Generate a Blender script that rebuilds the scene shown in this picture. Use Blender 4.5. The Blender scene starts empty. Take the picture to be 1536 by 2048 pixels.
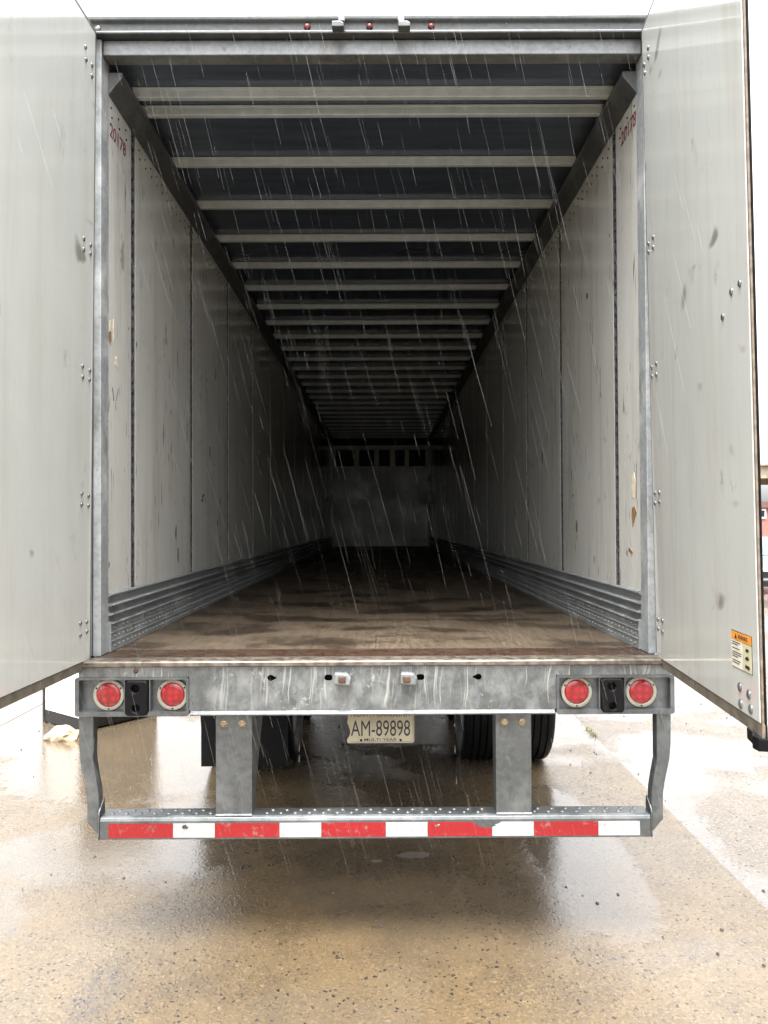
import bpy, bmesh, math, random
from mathutils import Vector, Matrix, noise
random.seed(7)
S = bpy.context.scene
COL = S.collection
rad = math.radians

# ------------------------------------------------------------ camera
cam_d = bpy.data.cameras.new('camera'); cam = bpy.data.objects.new('camera', cam_d); COL.objects.link(cam)
cam_d.sensor_fit = 'VERTICAL'; cam_d.sensor_height = 24.0; cam_d.sensor_width = 18.0
cam_d.lens = 1557.2 / 2048 * 24.0
cam_d.clip_start = 0.05; cam_d.clip_end = 2000
P, Yw, Rl = 0.0149, 0.0025, -0.0046
fwd = Vector((math.sin(Yw)*math.cos(P), math.cos(Yw)*math.cos(P), math.sin(P)))
rt0 = Vector((math.cos(Yw), -math.sin(Yw), 0)); up0 = rt0.cross(fwd)
rt = rt0*math.cos(Rl) + up0*math.sin(Rl); up = up0*math.cos(Rl) - rt0*math.sin(Rl)
M = Matrix((( rt.x, up.x, -fwd.x), (rt.y, up.y, -fwd.y), (rt.z, up.z, -fwd.z)))
cam.matrix_world = Matrix.Translation((0.0347, -3.5148, 1.8293)) @ M.to_4x4()
S.camera = cam

# ------------------------------------------------------------ overcast sky, soft sun, exposure
SUN_EL, SUN_AZ = 74.0, 190.0
w = bpy.data.worlds.new('World'); S.world = w; w.use_nodes = True
wn = w.node_tree.nodes; wl = w.node_tree.links
bg = wn['Background']
sky = wn.new('ShaderNodeTexSky'); sky.sky_type = 'NISHITA'; sky.sun_disc = False
sky.sun_elevation = rad(SUN_EL); sky.sun_rotation = rad(SUN_AZ); sky.dust_density = 4.0; sky.air_density = 1.0
hs = wn.new('ShaderNodeHueSaturation'); hs.inputs['Saturation'].default_value = 0.08
wl.new(sky.outputs[0], hs.inputs['Color'])
# even cloud cover: an overcast dome is brighter overhead than at the horizon
tc = wn.new('ShaderNodeTexCoord'); sp_ = wn.new('ShaderNodeSeparateXYZ'); wl.new(tc.outputs['Generated'], sp_.inputs[0])
mr = wn.new('ShaderNodeMapRange'); mr.inputs[1].default_value = 0.0; mr.inputs[2].default_value = 1.0; mr.inputs[3].default_value = 0.85; mr.inputs[4].default_value = 1.45
wl.new(sp_.outputs[2], mr.inputs[0])
vm = wn.new('ShaderNodeVectorMath'); vm.operation = 'SCALE'; wl.new(hs.outputs[0], vm.inputs[0]); wl.new(mr.outputs[0], vm.inputs['Scale'])
wl.new(vm.outputs[0], bg.inputs['Color'])
bg.inputs['Strength'].default_value = 0.105
sd = bpy.data.lights.new('sun', 'SUN'); sd.energy = 1.4; sd.angle = rad(45); sd.color = (1, 0.98, 0.95)
so = bpy.data.objects.new('sun', sd); COL.objects.link(so)
sdir = Vector((math.sin(rad(SUN_AZ))*math.cos(rad(SUN_EL)), math.cos(rad(SUN_AZ))*math.cos(rad(SUN_EL)), math.sin(rad(SUN_EL))))
so.rotation_euler = (-sdir).to_track_quat('-Z', 'Y').to_euler(); so.location = (0, -6, 12)
S.view_settings.view_transform = 'Standard'; S.view_settings.look = 'None'
S.view_settings.exposure = 2.72; S.view_settings.gamma = 1.0; S.view_settings.use_curve_mapping = False
S.render.engine = 'CYCLES'
cy = S.cycles
cy.use_denoising = True; cy.max_bounces = 8; cy.diffuse_bounces = 2; cy.glossy_bounces = 3; cy.transmission_bounces = 6
cy.transparent_max_bounces = 8; cy.caustics_reflective = False; cy.caustics_refractive = False
cy.sample_clamp_indirect = 6.0

# ------------------------------------------------------------ material helper
class N:
    def __init__(s, name):
        s.m = bpy.data.materials.new(name); s.m.use_nodes = True
        s.t = s.m.node_tree; s.b = s.t.nodes['Principled BSDF']
        s.obj = s.t.nodes.new('ShaderNodeTexCoord').outputs['Object']
    def set(s, sock, v):
        if isinstance(v, bpy.types.NodeSocket): s.t.links.new(v, sock)
        elif isinstance(v, (tuple, list)): sock.default_value = (*v, 1.0) if len(v) == 3 and len(sock.default_value) == 4 else v
        else: sock.default_value = v
    def P(s, **k):
        for a, v in k.items(): s.set(s.b.inputs[a.replace('_', ' ')], v)
        return s.m
    def map(s, sc=(1, 1, 1), loc=(0, 0, 0), rot=(0, 0, 0), v=None):
        n = s.t.nodes.new('ShaderNodeMapping'); s.set(n.inputs['Vector'], v or s.obj)
        n.inputs['Scale'].default_value = sc; n.inputs['Location'].default_value = loc; n.inputs['Rotation'].default_value = rot
        return n.outputs[0]
    def noise(s, scale, detail=4, rough=.55, v=None, dist=0):
        n = s.t.nodes.new('ShaderNodeTexNoise'); s.set(n.inputs['Vector'], v or s.obj)
        n.inputs['Scale'].default_value = scale; n.inputs['Detail'].default_value = detail
        n.inputs['Roughness'].default_value = rough; n.inputs['Distortion'].default_value = dist
        return n.outputs['Fac']
    def vor(s, scale, v=None, feat='F1', out='Distance', rnd=1):
        n = s.t.nodes.new('ShaderNodeTexVoronoi'); n.feature = feat; s.set(n.inputs['Vector'], v or s.obj)
        n.inputs['Scale'].default_value = scale; n.inputs['Randomness'].default_value = rnd
        return n.outputs[out]
    def ramp(s, f, *stops):
        n = s.t.nodes.new('ShaderNodeValToRGB'); s.set(n.inputs[0], f); e = n.color_ramp.elements
        while len(e) < len(stops): e.new(.5)
        for el, (p, c) in zip(e, stops):
            el.position = p; el.color = (*c, 1) if isinstance(c, (tuple, list)) else (c, c, c, 1)
        return n.outputs[0]
    def sm(s, f, a, b, lo=0., hi=1.):
        n = s.t.nodes.new('ShaderNodeMapRange'); n.interpolation_type = 'SMOOTHSTEP'
        s.set(n.inputs[0], f); n.inputs[1].default_value = a; n.inputs[2].default_value = b
        n.inputs[3].default_value = lo; n.inputs[4].default_value = hi
        return n.outputs[0]
    def mix(s, f, a, b, mode='MIX'):
        n = s.t.nodes.new('ShaderNodeMix'); n.data_type = 'RGBA'; n.blend_type = mode
        s.set(n.inputs[0], f); s.set(n.inputs[6], a); s.set(n.inputs[7], b)
        return n.outputs[2]
    def ma(s, op, a, b=0.):
        n = s.t.nodes.new('ShaderNodeMath'); n.operation = op; s.set(n.inputs[0], a); s.set(n.inputs[1], b)
        return n.outputs[0]
    def sep(s, v=None):
        n = s.t.nodes.new('ShaderNodeSeparateXYZ'); s.set(n.inputs[0], v or s.obj); return n.outputs
    def bump(s, h, strength=.3, dist=.01, nrm=None):
        n = s.t.nodes.new('ShaderNodeBump'); n.inputs['Strength'].default_value = strength
        n.inputs['Distance'].default_value = dist; s.set(n.inputs['Height'], h)
        if nrm: s.set(n.inputs['Normal'], nrm)
        return n.outputs[0]

MAT = {}
def plain(name, col, rough=.5, metal=0., var=.25, sc=18., bump=.05, spec=.5):
    n = N(name); f = n.noise(sc, 5)
    c = n.mix(n.sm(f, .3, .7), tuple(x*(1-var) for x in col), tuple(min(1, x*(1+var*.6)) for x in col))
    MAT[name] = n.P(Base_Color=c, Roughness=n.sm(f, .3, .75, max(.03, rough*.8), min(1, rough*1.25)), Metallic=metal, Specular_IOR_Level=spec,
                    Normal=n.bump(n.noise(sc*5, 3), bump, .003))
    return MAT[name]

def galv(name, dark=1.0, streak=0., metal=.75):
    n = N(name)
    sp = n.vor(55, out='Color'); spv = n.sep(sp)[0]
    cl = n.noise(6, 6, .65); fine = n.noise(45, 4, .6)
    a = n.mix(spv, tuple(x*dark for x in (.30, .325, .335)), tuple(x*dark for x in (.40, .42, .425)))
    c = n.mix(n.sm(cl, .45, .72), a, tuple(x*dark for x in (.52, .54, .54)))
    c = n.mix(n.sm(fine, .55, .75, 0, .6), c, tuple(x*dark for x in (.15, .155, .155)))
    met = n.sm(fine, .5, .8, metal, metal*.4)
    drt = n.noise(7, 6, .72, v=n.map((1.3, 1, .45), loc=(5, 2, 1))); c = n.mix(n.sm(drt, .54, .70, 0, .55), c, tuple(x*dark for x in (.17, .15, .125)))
    rgh = n.sm(cl, .35, .7, .32, .55)
    if streak:
        X, Y, Z = n.sep()
        wob = n.map((1, 1, .35)); dx = n.ma('MULTIPLY', n.noise(9, 2, v=wob), .10)
        cmb = n.t.nodes.new('ShaderNodeCombineXYZ'); n.set(cmb.inputs[0], n.ma('ADD', X, dx)); n.set(cmb.inputs[2], n.ma('MULTIPLY', Z, .02))
        thin = n.noise(74, 3, .6, v=cmb.outputs[0]); wide = n.noise(2.6, 2, v=n.map((1, 1, 0), loc=(3.1, 0, 0)))
        end = n.ma('ADD', n.noise(21, 1, v=n.map((1, 0, 0))), n.ma('MULTIPLY', n.ma('SUBTRACT', Z, 1.10), 1.6))
        msk = n.ma('MULTIPLY', n.ma('MULTIPLY', n.sm(thin, .56, .62), n.sm(wide, .42, .54)), n.sm(end, .36, .46))
        spl = n.ma('MULTIPLY', n.sm(n.noise(38, 5, .7), .56, .66), n.sm(n.noise(4, 2), .45, .6))
        msk = n.ma('MAXIMUM', n.ma('MULTIPLY', msk, .8), n.ma('MULTIPLY', spl, .8)); mot = n.noise(11, 6, .7, v=n.map((1, 1, .7), loc=(2, 0, 5))); c = n.mix(n.sm(mot, .42, .7, 0, .6), c, (.30, .315, .31)); c = n.mix(n.sm(mot, .46, .28, 0, .6), c, (.085, .095, .10))
        c = n.mix(n.ma('MULTIPLY', msk, streak), c, (.40, .41, .38)); met = n.ma('MULTIPLY', met, n.ma('SUBTRACT', 1., msk))
        rst = n.ma('MULTIPLY', n.sm(n.noise(7, 4, .6, v=n.map((1, 1, .6), loc=(7, 0, 0))), .64, .74), n.sm(Z, 1.10, 1.20))
        c = n.mix(n.ma('MULTIPLY', rst, .9), c, (.10, .05, .03))
        low = n.ma('MULTIPLY', n.sm(n.noise(5, 5, .7, v=n.map((1.5, 1, .4), loc=(1, 3, 0))), .50, .66), n.sm(Z, 1.09, 1.0)); c = n.mix(n.ma('MULTIPLY', low, .6), c, (.09, .075, .06))
    MAT[name] = n.P(Base_Color=c, Metallic=met, Roughness=rgh, Normal=n.bump(fine, .12, .004))

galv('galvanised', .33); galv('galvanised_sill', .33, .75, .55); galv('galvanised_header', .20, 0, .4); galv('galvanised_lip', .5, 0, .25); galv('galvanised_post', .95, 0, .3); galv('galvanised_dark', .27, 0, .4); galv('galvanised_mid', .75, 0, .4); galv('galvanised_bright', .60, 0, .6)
plain('black_rubber', (.006, .006, .0065), .55, bump=.25, spec=.12)
plain('tyre_rubber', (.006, .006, .0065), .5, bump=.15, spec=.12)
plain('mud_flap_rubber', (.006, .006, .0065), .6, spec=.12)
plain('rim_steel', (.32, .32, .30), .4, .6)
plain('chassis_black', (.006, .006, .0065), .5, spec=.12)
plain('post_dark', (.11, .118, .125), .45, .3, .4, 30)
plain('nose_steel', (.17, .145, .12), .35, .5, .5, 25)
plain('marker_red', (.10, .006, .010), .3)
plain('white_paint', (.72, .73, .72), .25, var=.1)
plain('bow_steel', (.47, .53, .56), .4, .0, .10)
plain('cream_plastic', (.30, .285, .235), .35, var=.15)
plain('rusty_steel', (.10, .055, .035), .7, .3, .5, 60)
plain('bolt_brass', (.24, .19, .12), .45, .6, .4, 80)
plain('zinc_bolt', (.22, .225, .23), .35, .8, .2, 80)
plain('gasket_brown', (.17, .135, .10), .6, var=.4, sc=30)
plain('strip_cream', (.70, .70, .52), .4, var=.1)
plain('seal_tan', (.13, .115, .09), .55, var=.35, sc=25)
plain('red_ink', (.16, .02, .028), .4, var=.2)
plain('black_ink', (.012, .012, .014), .5)
plain('brown_ply', (.24, .14, .06), .7, var=.5, sc=60)
plain('pale_ply', (.62, .55, .42), .6, var=.3, sc=60)
plain('dark_scuff', (.05, .045, .04), .6, var=.4, sc=60)
plain('plate_cream', (.42, .385, .29), .4, var=.12)
plain('orange_label', (.72, .27, .03), .4, var=.1)
plain('label_white', (.66, .64, .54), .4, var=.1)
plain('label_yellow', (.52, .50, .33), .4, var=.15)
plain('timber', (.30, .24, .17), .7, var=.3, sc=6)
plain('stone_tan', (.36, .28, .18), .5, var=.4, sc=14, bump=.5)
plain('silver_paint', (.42, .44, .46), .25, .5, .05)
plain('teal_glass', (.10, .26, .24), .06, 0, .1)
plain('weed_green', (.16, .15, .05), .6)
plain('window_dark', (.02, .025, .045), .08, 0, .1)
plain('fascia_brown', (.14, .07, .05), .6)
plain('black_paint', (.006, .006, .0065), .3)
plain('dark_pebble', (.03, .027, .025), .4)

def red_lens():
    n = N('red_lens'); X, Y, Z = n.sep()
    v = n.vor(32, rnd=.35); f = n.sm(v, .1, .55)
    MAT['red_lens'] = n.P(Base_Color=n.mix(f, (.36, .003, .008), (.20, .001, .004)), Roughness=.12, Coat_Weight=.5, Coat_Roughness=.05,
                          Subsurface_Weight=.0, Normal=n.bump(n.vor(110), .25, .003))
red_lens()

def tape(name, col):
    n = N(name); h = n.noise(3, 3, v=n.map((1, 1, 22)))
    c = n.mix(n.sm(n.noise(26, 5, .7), .55, .72, 0, .55), n.mix(n.sm(h, .4, .62, 0, .35), col, tuple(x*.82 for x in col)), (.20, .19, .18))
    MAT[name] = n.P(Base_Color=c, Roughness=.22, Coat_Weight=.4, Normal=n.bump(n.vor(420, rnd=0), .15, .001))
tape('tape_red', (.25, .004, .008)); tape('tape_white', (.38, .39, .385))

def liner(name, base, grime, seed, rough=.16, scr=1.0, low=None):
    """painted plywood liner: gloss paint, dirt, scuffs and scratches"""
    n = N(name)
    o = n.map(loc=(seed, seed*1.7, seed*.6)); X, Y, Z = n.sep()
    big = n.noise(1.6, 5, .6, v=o); ver = n.noise(3.2, 5, .65, v=n.map((3, 3, .22), loc=(seed, 0, 0)))
    grain = n.noise(60, 3, .6, v=n.map((1, 1, .06), loc=(seed, 3, 0)))
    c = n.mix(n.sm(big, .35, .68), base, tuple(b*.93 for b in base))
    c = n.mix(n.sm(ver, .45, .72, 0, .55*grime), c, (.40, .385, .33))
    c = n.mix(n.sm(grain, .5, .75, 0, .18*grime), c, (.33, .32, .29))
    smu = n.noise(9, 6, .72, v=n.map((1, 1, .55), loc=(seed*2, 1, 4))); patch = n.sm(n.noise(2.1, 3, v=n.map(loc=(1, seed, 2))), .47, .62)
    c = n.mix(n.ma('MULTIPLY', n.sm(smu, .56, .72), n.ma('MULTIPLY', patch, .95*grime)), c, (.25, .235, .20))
    for k, (rx, sc) in enumerate(((.35, (1, 26, 3)), (-.6, (1, 22, 2.5)), (1.25, (1, 30, 2.2)))):
        vv = n.map(sc, (seed*(k+1), k*5.3, 0), (rx, 0, 0))
        s_ = n.noise(1.5, 2, .5, v=vv, dist=.4)
        gate = n.sm(n.noise(3.2, 2, v=n.map(loc=(k*7+seed, 0, 3))), .53, .60)
        c = n.mix(n.ma('MULTIPLY', n.sm(s_, .665, .70), n.ma('MULTIPLY', gate, .8*scr)), c, (.13, .12, .105))
    gou = n.noise(13, 1, .5, v=n.map((1, 1.1, .6), loc=(seed*3, 9, 2), rot=(.5, 0, 0)))
    c = n.mix(n.sm(gou, .77, .785, 0, .85 if scr >= 1 else 0.), c, (.06, .055, .05))
    r = n.ma('ADD', n.sm(big, .3, .7, rough*.8, rough*1.3), n.sm(smu, .55, .75, 0, .15))
    h = n.ma('ADD', n.noise(3.5, 2, v=o), n.ma('MULTIPLY', grain, .05))
    MAT[name] = n.P(Base_Color=c, Roughness=r, Normal=n.bump(h, .03, .02), Specular_IOR_Level=.5)
liner('wall_liner', (.57, .57, .54), 1.0, 3.3, .10)
liner('wall_liner_second', (.57, .57, .54), 1.2, 8.1, .10)
liner('door_liner', (.49, .505, .485), .65, 5.7, .06, .9)
liner('door_liner_second', (.47, .485, .465), 1.0, 12.4, .06, .95)
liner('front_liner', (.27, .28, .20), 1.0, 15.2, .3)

def roof_m():
    n = N('roof_sheet'); f = n.noise(3, 4, v=n.map((.6, 6, 1)))
    MAT['roof_sheet'] = n.P(Base_Color=n.mix(n.sm(f, .3, .7), (.085, .11, .16), (.115, .14, .19)), Metallic=.35, Roughness=.14,
                            Normal=n.bump(n.noise(1.2, 2), .05, .03))
roof_m()

def wood():
    n = N('floor_wood'); rnd = n.t.nodes.new('ShaderNodeObjectInfo').outputs['Random']
    o = n.t.nodes.new('ShaderNodeVectorMath'); o.operation = 'ADD'; n.set(o.inputs[0], n.obj)
    cb = n.t.nodes.new('ShaderNodeCombineXYZ'); n.set(cb.inputs[1], n.ma('MULTIPLY', rnd, 7.)); n.set(cb.inputs[0], n.ma('MULTIPLY', rnd, 3.)); n.set(o.inputs[1], cb.outputs[0])
    g = n.noise(9, 6, .65, v=n.map((9, .5, 1), v=o.outputs[0])); fine = n.noise(60, 5, .7, v=n.map((2.2, .12, 1)))
    big = n.noise(1.7, 5, .62, v=n.map((1.1, 1.5, 1))); sm_ = n.noise(5, 5, .7, v=n.map((.8, 1.8, 1), loc=(4, 2, 0)))
    c = n.mix(n.sm(g, .3, .7), (.045, .032, .021), (.105, .077, .050))
    c = n.mix(n.sm(fine, .45, .75, 0, .5), c, (.135, .104, .072))
    c = n.mix(n.sm(big, .45, .62, 0, .75), c, (.022, .016, .012))
    c = n.mix(n.sm(sm_, .56, .70, 0, .5), c, (.125, .098, .067))
    MAT['floor_wood'] = n.P(Base_Color=c, Roughness=n.sm(big, .4, .65, .6, .3), Normal=n.bump(n.ma('ADD', fine, g), .35, .004))
    n = N('threshold'); f = n.noise(40, 5, .7); b = n.noise(5, 4); X, Y, Z = n.sep()
    c = n.mix(n.sm(f, .35, .7), (.035, .017, .012), (.085, .055, .036)); c = n.mix(n.sm(b, .5, .7, 0, .5), c, (.12, .10, .08))
    d = n.vor(60, rnd=.0, v=n.map((1, .6, 1), rot=(0, 0, .78)))
    MAT['threshold'] = n.P(Base_Color=c, Metallic=.25, Roughness=n.sm(b, .35, .6, .45, .22), Normal=n.bump(n.ma('ADD', d, f), .5, .004))
wood()

def ground_m(name, tan, dark_amt, coarse, seed):
    n = N(name); X, Y, Z = n.sep()
    o = n.map(loc=(seed, seed, 0))
    warp = n.t.nodes.new('ShaderNodeVectorMath'); warp.operation = 'ADD'; n.set(warp.inputs[0], o)
    wc = n.t.nodes.new('ShaderNodeTexNoise'); wc.inputs['Scale'].default_value = 40; wc.inputs['Detail'].default_value = 2; n.set(wc.inputs['Vector'], o)
    wm = n.t.nodes.new('ShaderNodeVectorMath'); wm.operation = 'SCALE'; n.set(wm.inputs[0], wc.outputs['Color']); wm.inputs['Scale'].default_value = .034
    n.set(warp.inputs[1], wm.outputs[0]); wv = warp.outputs[0]
    cells = n.sep(n.vor(coarse, v=wv, out='Color')); cd = n.vor(coarse, v=wv)
    c2 = n.sep(n.vor(coarse*2.6, v=wv, out='Color'))
    big = n.noise(.55, 5, .6, v=o); mid = n.noise(3.5, 6, .7, v=o); fine = n.noise(150, 4, .7, v=o)
    c = n.mix(n.sm(mid, .35, .68), tan, tuple(t*.62 for t in tan))
    c = n.mix(n.sm(big, .48, .66, 0, .55), c, (.085, .074, .058))
    c = n.mix(n.sm(fine, .35, .7, 0, .6), c, tuple(t*.55 for t in tan))
    c = n.mix(n.ma('MULTIPLY', n.sm(c2[0], .72, .9), .6), c, tuple(min(.7, t*1.35+.01) for t in tan))
    expo = n.sm(n.noise(1.1, 4, v=n.map(loc=(seed+9, 2, 0))), .33, .6)
    inside = n.sm(cd, .40, .30)
    c = n.mix(n.ma('MULTIPLY', n.ma('MULTIPLY', n.sm(cells[0], 1-dark_amt, 1.01-dark_amt), inside), n.ma('MULTIPLY', n.sm(expo, .05, .5), n.sm(n.noise(7, 3, .6, v=n.map(loc=(seed, 5, 0))), .36, .56))), c, (.014, .012, .011))
    c = n.mix(n.ma('MULTIPLY', n.ma('MULTIPLY', n.sm(cells[1], .93, .94), inside), .6), c, (.16, .13, .085))
    # grey worn blotch in the slab and pale mortar patch
    def blob(cx, cy_, rx, ry, amp=.5):
        dx = n.ma('DIVIDE', n.ma('SUBTRACT', X, cx), rx); dy = n.ma('DIVIDE', n.ma('SUBTRACT', Y, cy_), ry)
        d = n.ma('SQRT', n.ma('ADD', n.ma('MULTIPLY', dx, dx), n.ma('MULTIPLY', dy, dy)))
        return n.ma('ADD', d, n.ma('MULTIPLY', n.ma('SUBTRACT', n.noise(14, 5, .7, v=o), .5), amp*3))
    if seed < 5:
        c = n.mix(n.sm(blob(.20, .81, .10, .045), 1.0, .9, 0, .85), c, (.20, .18, .15))
        c = n.mix(n.sm(blob(.0, .735, .035, .02), 1.0, .9, 0, .8), c, (.20, .18, .15))
        c = n.mix(n.ma('MULTIPLY', n.sm(blob(-1.08, -.44, .10, .22, .6), 1.3, .4, 0, 1.), n.sm(n.noise(45, 4, .7, v=o), .42, .56, 0, .75)), c, (.03, .028, .028))
        cr = n.ma('ABSOLUTE', n.ma('SUBTRACT', n.ma('ADD', Y, n.ma('MULTIPLY', n.noise(3.5, 5, .65, v=o), .35)), n.ma('ADD', n.ma('MULTIPLY', X, .42), .42)))
        c = n.mix(n.ma('MULTIPLY', n.sm(cr, .007, .003), n.sm(X, .7, 1.2, 0, .75)), c, (.12, .11, .09))
    # standing water: smooth film in the low spots
    pn = n.noise(.62, 4, .55, v=n.map(loc=(seed*3+1.3, 4.2, 0)))
    pud = n.sm(pn, .45, .56)
    if seed < 5:
        pud = n.ma('MAXIMUM', pud, n.sm(blob(1.12, .9, .30, 1.15, .25), 1.05, .85))
        pud = n.ma('MAXIMUM', pud, n.sm(blob(-1.9, 2.6, 1.1, 1.1, .25), 1.05, .8))
        pud = n.ma('MULTIPLY', pud, n.sm(Y, -.55, .25, .1, 1))
    c = n.mix(n.ma('MULTIPLY', pud, .35), c, (.06, .05, .04))
    peb = n.sm(cd, .1, .5, 1, 0)
    h = n.ma('ADD', n.ma('MULTIPLY', peb, .5), n.ma('ADD', n.ma('MULTIPLY', mid, .8), n.ma('MULTIPLY', fine, .25)))
    nb = n.bump(h, .8, .010)
    film = n.ma('ADD', n.ma('MULTIPLY', n.noise(16, 3, .6, v=n.map((1, .8, 1))), n.sm(pud, 0, 1, .5, .16)),
                n.ma('MULTIPLY', n.ma('ADD', n.ma('MULTIPLY', peb, .45), n.ma('MULTIPLY', n.noise(70, 5, .7, v=o), .8)), n.sm(pud, 0, 1, 1, .22)))
    MAT[name] = n.P(Base_Color=c, Roughness=.75, Normal=nb, Specular_IOR_Level=.25, Coat_Weight=n.sm(pud, 0, 1, .75 if seed < 5 else .5, 1.), Coat_IOR=2.05,
                    Coat_Roughness=n.sm(pud, 0, 1, .07, .02), Coat_Normal=n.bump(film, .30, .012))
ground_m('wet_concrete', (.108, .073, .034), .26, 50, 2.0)
ground_m('wet_gravel_concrete', (.14, .114, .090), .28, 42, 11.0)

def water():
    n = N('water'); MAT['water'] = n.P(Base_Color=(1, 1, 1), Roughness=0.0, IOR=1.33, Transmission_Weight=1.0)
water()
def brick():
    n = N('brick_wall'); b = n.t.nodes.new('ShaderNodeTexBrick'); n.set(b.inputs['Vector'], n.map((1, 1, 1), rot=(rad(90), 0, 0)))
    b.inputs['Scale'].default_value = 4; b.inputs['Color1'].default_value = (.36, .10, .08, 1); b.inputs['Color2'].default_value = (.28, .085, .07, 1); b.inputs['Mortar'].default_value = (.35, .3, .27, 1)
    MAT['brick_wall'] = n.P(Base_Color=b.outputs[0], Roughness=.8)
brick()

# ------------------------------------------------------------ mesh helper
class MB:
    def __init__(s): s.v = []; s.f = []
    def add(s, vs, fs):
        o = len(s.v); s.v += [tuple(v) for v in vs]; s.f += [[i+o for i in f] for f in fs]; return s
    def box(s, x0, x1, y0, y1, z0, z1):
        return s.add([(x, y, z) for x in (x0, x1) for y in (y0, y1) for z in (z0, z1)],
                     [(0, 1, 3, 2), (4, 6, 7, 5), (0, 4, 5, 1), (2, 3, 7, 6), (0, 2, 6, 4), (1, 5, 7, 3)])
    def prism(s, poly, a0, a1, ax):
        """polygon extruded along axis ax: 'x' -> poly is (y,z); 'y' -> (x,z); 'z' -> (x,y)"""
        def p(u, v, a): return {'x': (a, u, v), 'y': (u, a, v), 'z': (u, v, a)}[ax]
        k = len(poly)
        return s.add([p(u, v, a0) for u, v in poly]+[p(u, v, a1) for u, v in poly],
                     [list(range(k))[::-1], list(range(k, 2*k))]+[(i, (i+1) % k, k+(i+1) % k, k+i) for i in range(k)])
    def lathe(s, prof, c, ax='y', seg=32):
        """profile [(r, a)] turned round axis ax through c"""
        vs = []
        for r, a in prof:
            for i in range(seg):
                t = 2*math.pi*i/seg; u, v = r*math.cos(t), r*math.sin(t)
                vs.append({'y': (c[0]+u, c[1]+a, c[2]+v), 'x': (c[0]+a, c[1]+u, c[2]+v), 'z': (c[0]+u, c[1]+v, c[2]+a)}[ax])
        fs = [(j*seg+i, j*seg+(i+1) % seg, (j+1)*seg+(i+1) % seg, (j+1)*seg+i) for j in range(len(prof)-1) for i in range(seg)]
        fs += [list(range(seg)), list(range((len(prof)-1)*seg, len(prof)*seg))]
        return s.add(vs, fs)
    def mesh(s, name):
        me = bpy.data.meshes.new(name); me.from_pydata(s.v, [], s.f)
        bm = bmesh.new(); bm.from_mesh(me); bmesh.ops.recalc_face_normals(bm, faces=bm.faces); bm.to_mesh(me); bm.free()
        return me
    def build(s, name, mat, parent=None, bevel=0, smooth=False, seg=2):
        return link(name, s.mesh(name), mat, parent, bevel, smooth, seg)
def link(name, me, mat, parent=None, bevel=0, smooth=False, seg=2):
    o = bpy.data.objects.new(name, me); COL.objects.link(o); o.parent = parent
    if not me.materials: me.materials.append(MAT[mat])
    if bevel:
        b = o.modifiers.new('bevel', 'BEVEL'); b.width = bevel; b.segments = seg; b.limit_method = 'ANGLE'; b.harden_normals = False
    if smooth:
        for p in me.polygons: p.use_smooth = True
        if smooth == 2:
            try: me.set_sharp_from_angle(angle=rad(40))
            except Exception: pass
    return o
def tag(o, label, cat, group=None):
    o['label'] = label; o['category'] = cat
    if group: o['group'] = group
    return o
def empty(name, loc=(0, 0, 0)):
    o = bpy.data.objects.new(name, None); COL.objects.link(o); o.location = loc; o.empty_display_size = .2; return o
def copy(o, parent, loc=None):
    c = o.copy(); COL.objects.link(c); c.parent = parent
    if loc is not None: c.location = loc
    return c
def plate(name, mat, loops, y, t, parent, bevel=0.):
    """flat sheet in the XZ plane with real holes; the first loop is the outline; front face at y, thickness t"""
    cu = bpy.data.curves.new(name, 'CURVE'); cu.dimensions = '2D'; cu.fill_mode = 'BOTH'; cu.extrude = t/2 - bevel; cu.bevel_depth = bevel; cu.bevel_resolution = 1
    if bevel: cu.offset = -bevel
    for lp in loops:
        sp = cu.splines.new('POLY'); sp.points.add(len(lp)-1); sp.use_cyclic_u = True
        for p, (a, b) in zip(sp.points, lp): p.co = (a, b, 0, 1)
    tmp = bpy.data.objects.new('tmp', cu); COL.objects.link(tmp)
    dg = bpy.context.evaluated_depsgraph_get(); me = bpy.data.meshes.new_from_object(tmp.evaluated_get(dg))
    bpy.data.objects.remove(tmp); bpy.data.curves.remove(cu)
    me.transform(Matrix.Translation((0, y+t/2, 0)) @ Matrix.Rotation(rad(90), 4, 'X')); me.name = name; me.materials.clear()
    return link(name, me, mat, parent)
def circ(cx, cz, r, n=20, sx=1.): return [(cx+r*sx*math.cos(2*math.pi*i/n), cz+r*math.sin(2*math.pi*i/n)) for i in range(n)]
def rrect(x0, x1, z0, z1, r, n=5):
    out = []
    for cx, cz, a in ((x1-r, z1-r, 0), (x0+r, z1-r, 90), (x0+r, z0+r, 180), (x1-r, z0+r, 270)):
        out += [(cx+r*math.cos(rad(a+90*i/n)), cz+r*math.sin(rad(a+90*i/n))) for i in range(n+1)]
    return out
def text(name, body, mat, mtx, width, height, parent, bold=.0, thick=.0006):
    """lettering mesh fitted into width x height, lower left corner at the origin of mtx, face towards mtx +Z"""
    cu = bpy.data.curves.new(name, 'FONT'); cu.body = body; cu.offset = bold; cu.extrude = .02
    tmp = bpy.data.objects.new('tmp', cu); COL.objects.link(tmp)
    dg = bpy.context.evaluated_depsgraph_get(); me = bpy.data.meshes.new_from_object(tmp.evaluated_get(dg))
    bpy.data.objects.remove(tmp); bpy.data.curves.remove(cu)
    xs = [v.co.x for v in me.vertices]; ys = [v.co.y for v in me.vertices]
    x0, x1, y0, y1 = min(xs), max(xs), min(ys), max(ys)
    me.transform(mtx @ Matrix.Diagonal((width/(x1-x0), height/(y1-y0), thick/.04, 1)) @ Matrix.Translation((-x0, -y0, 0)))
    me.name = name; me.materials.clear()
    return link(name, me, mat, parent)
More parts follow.
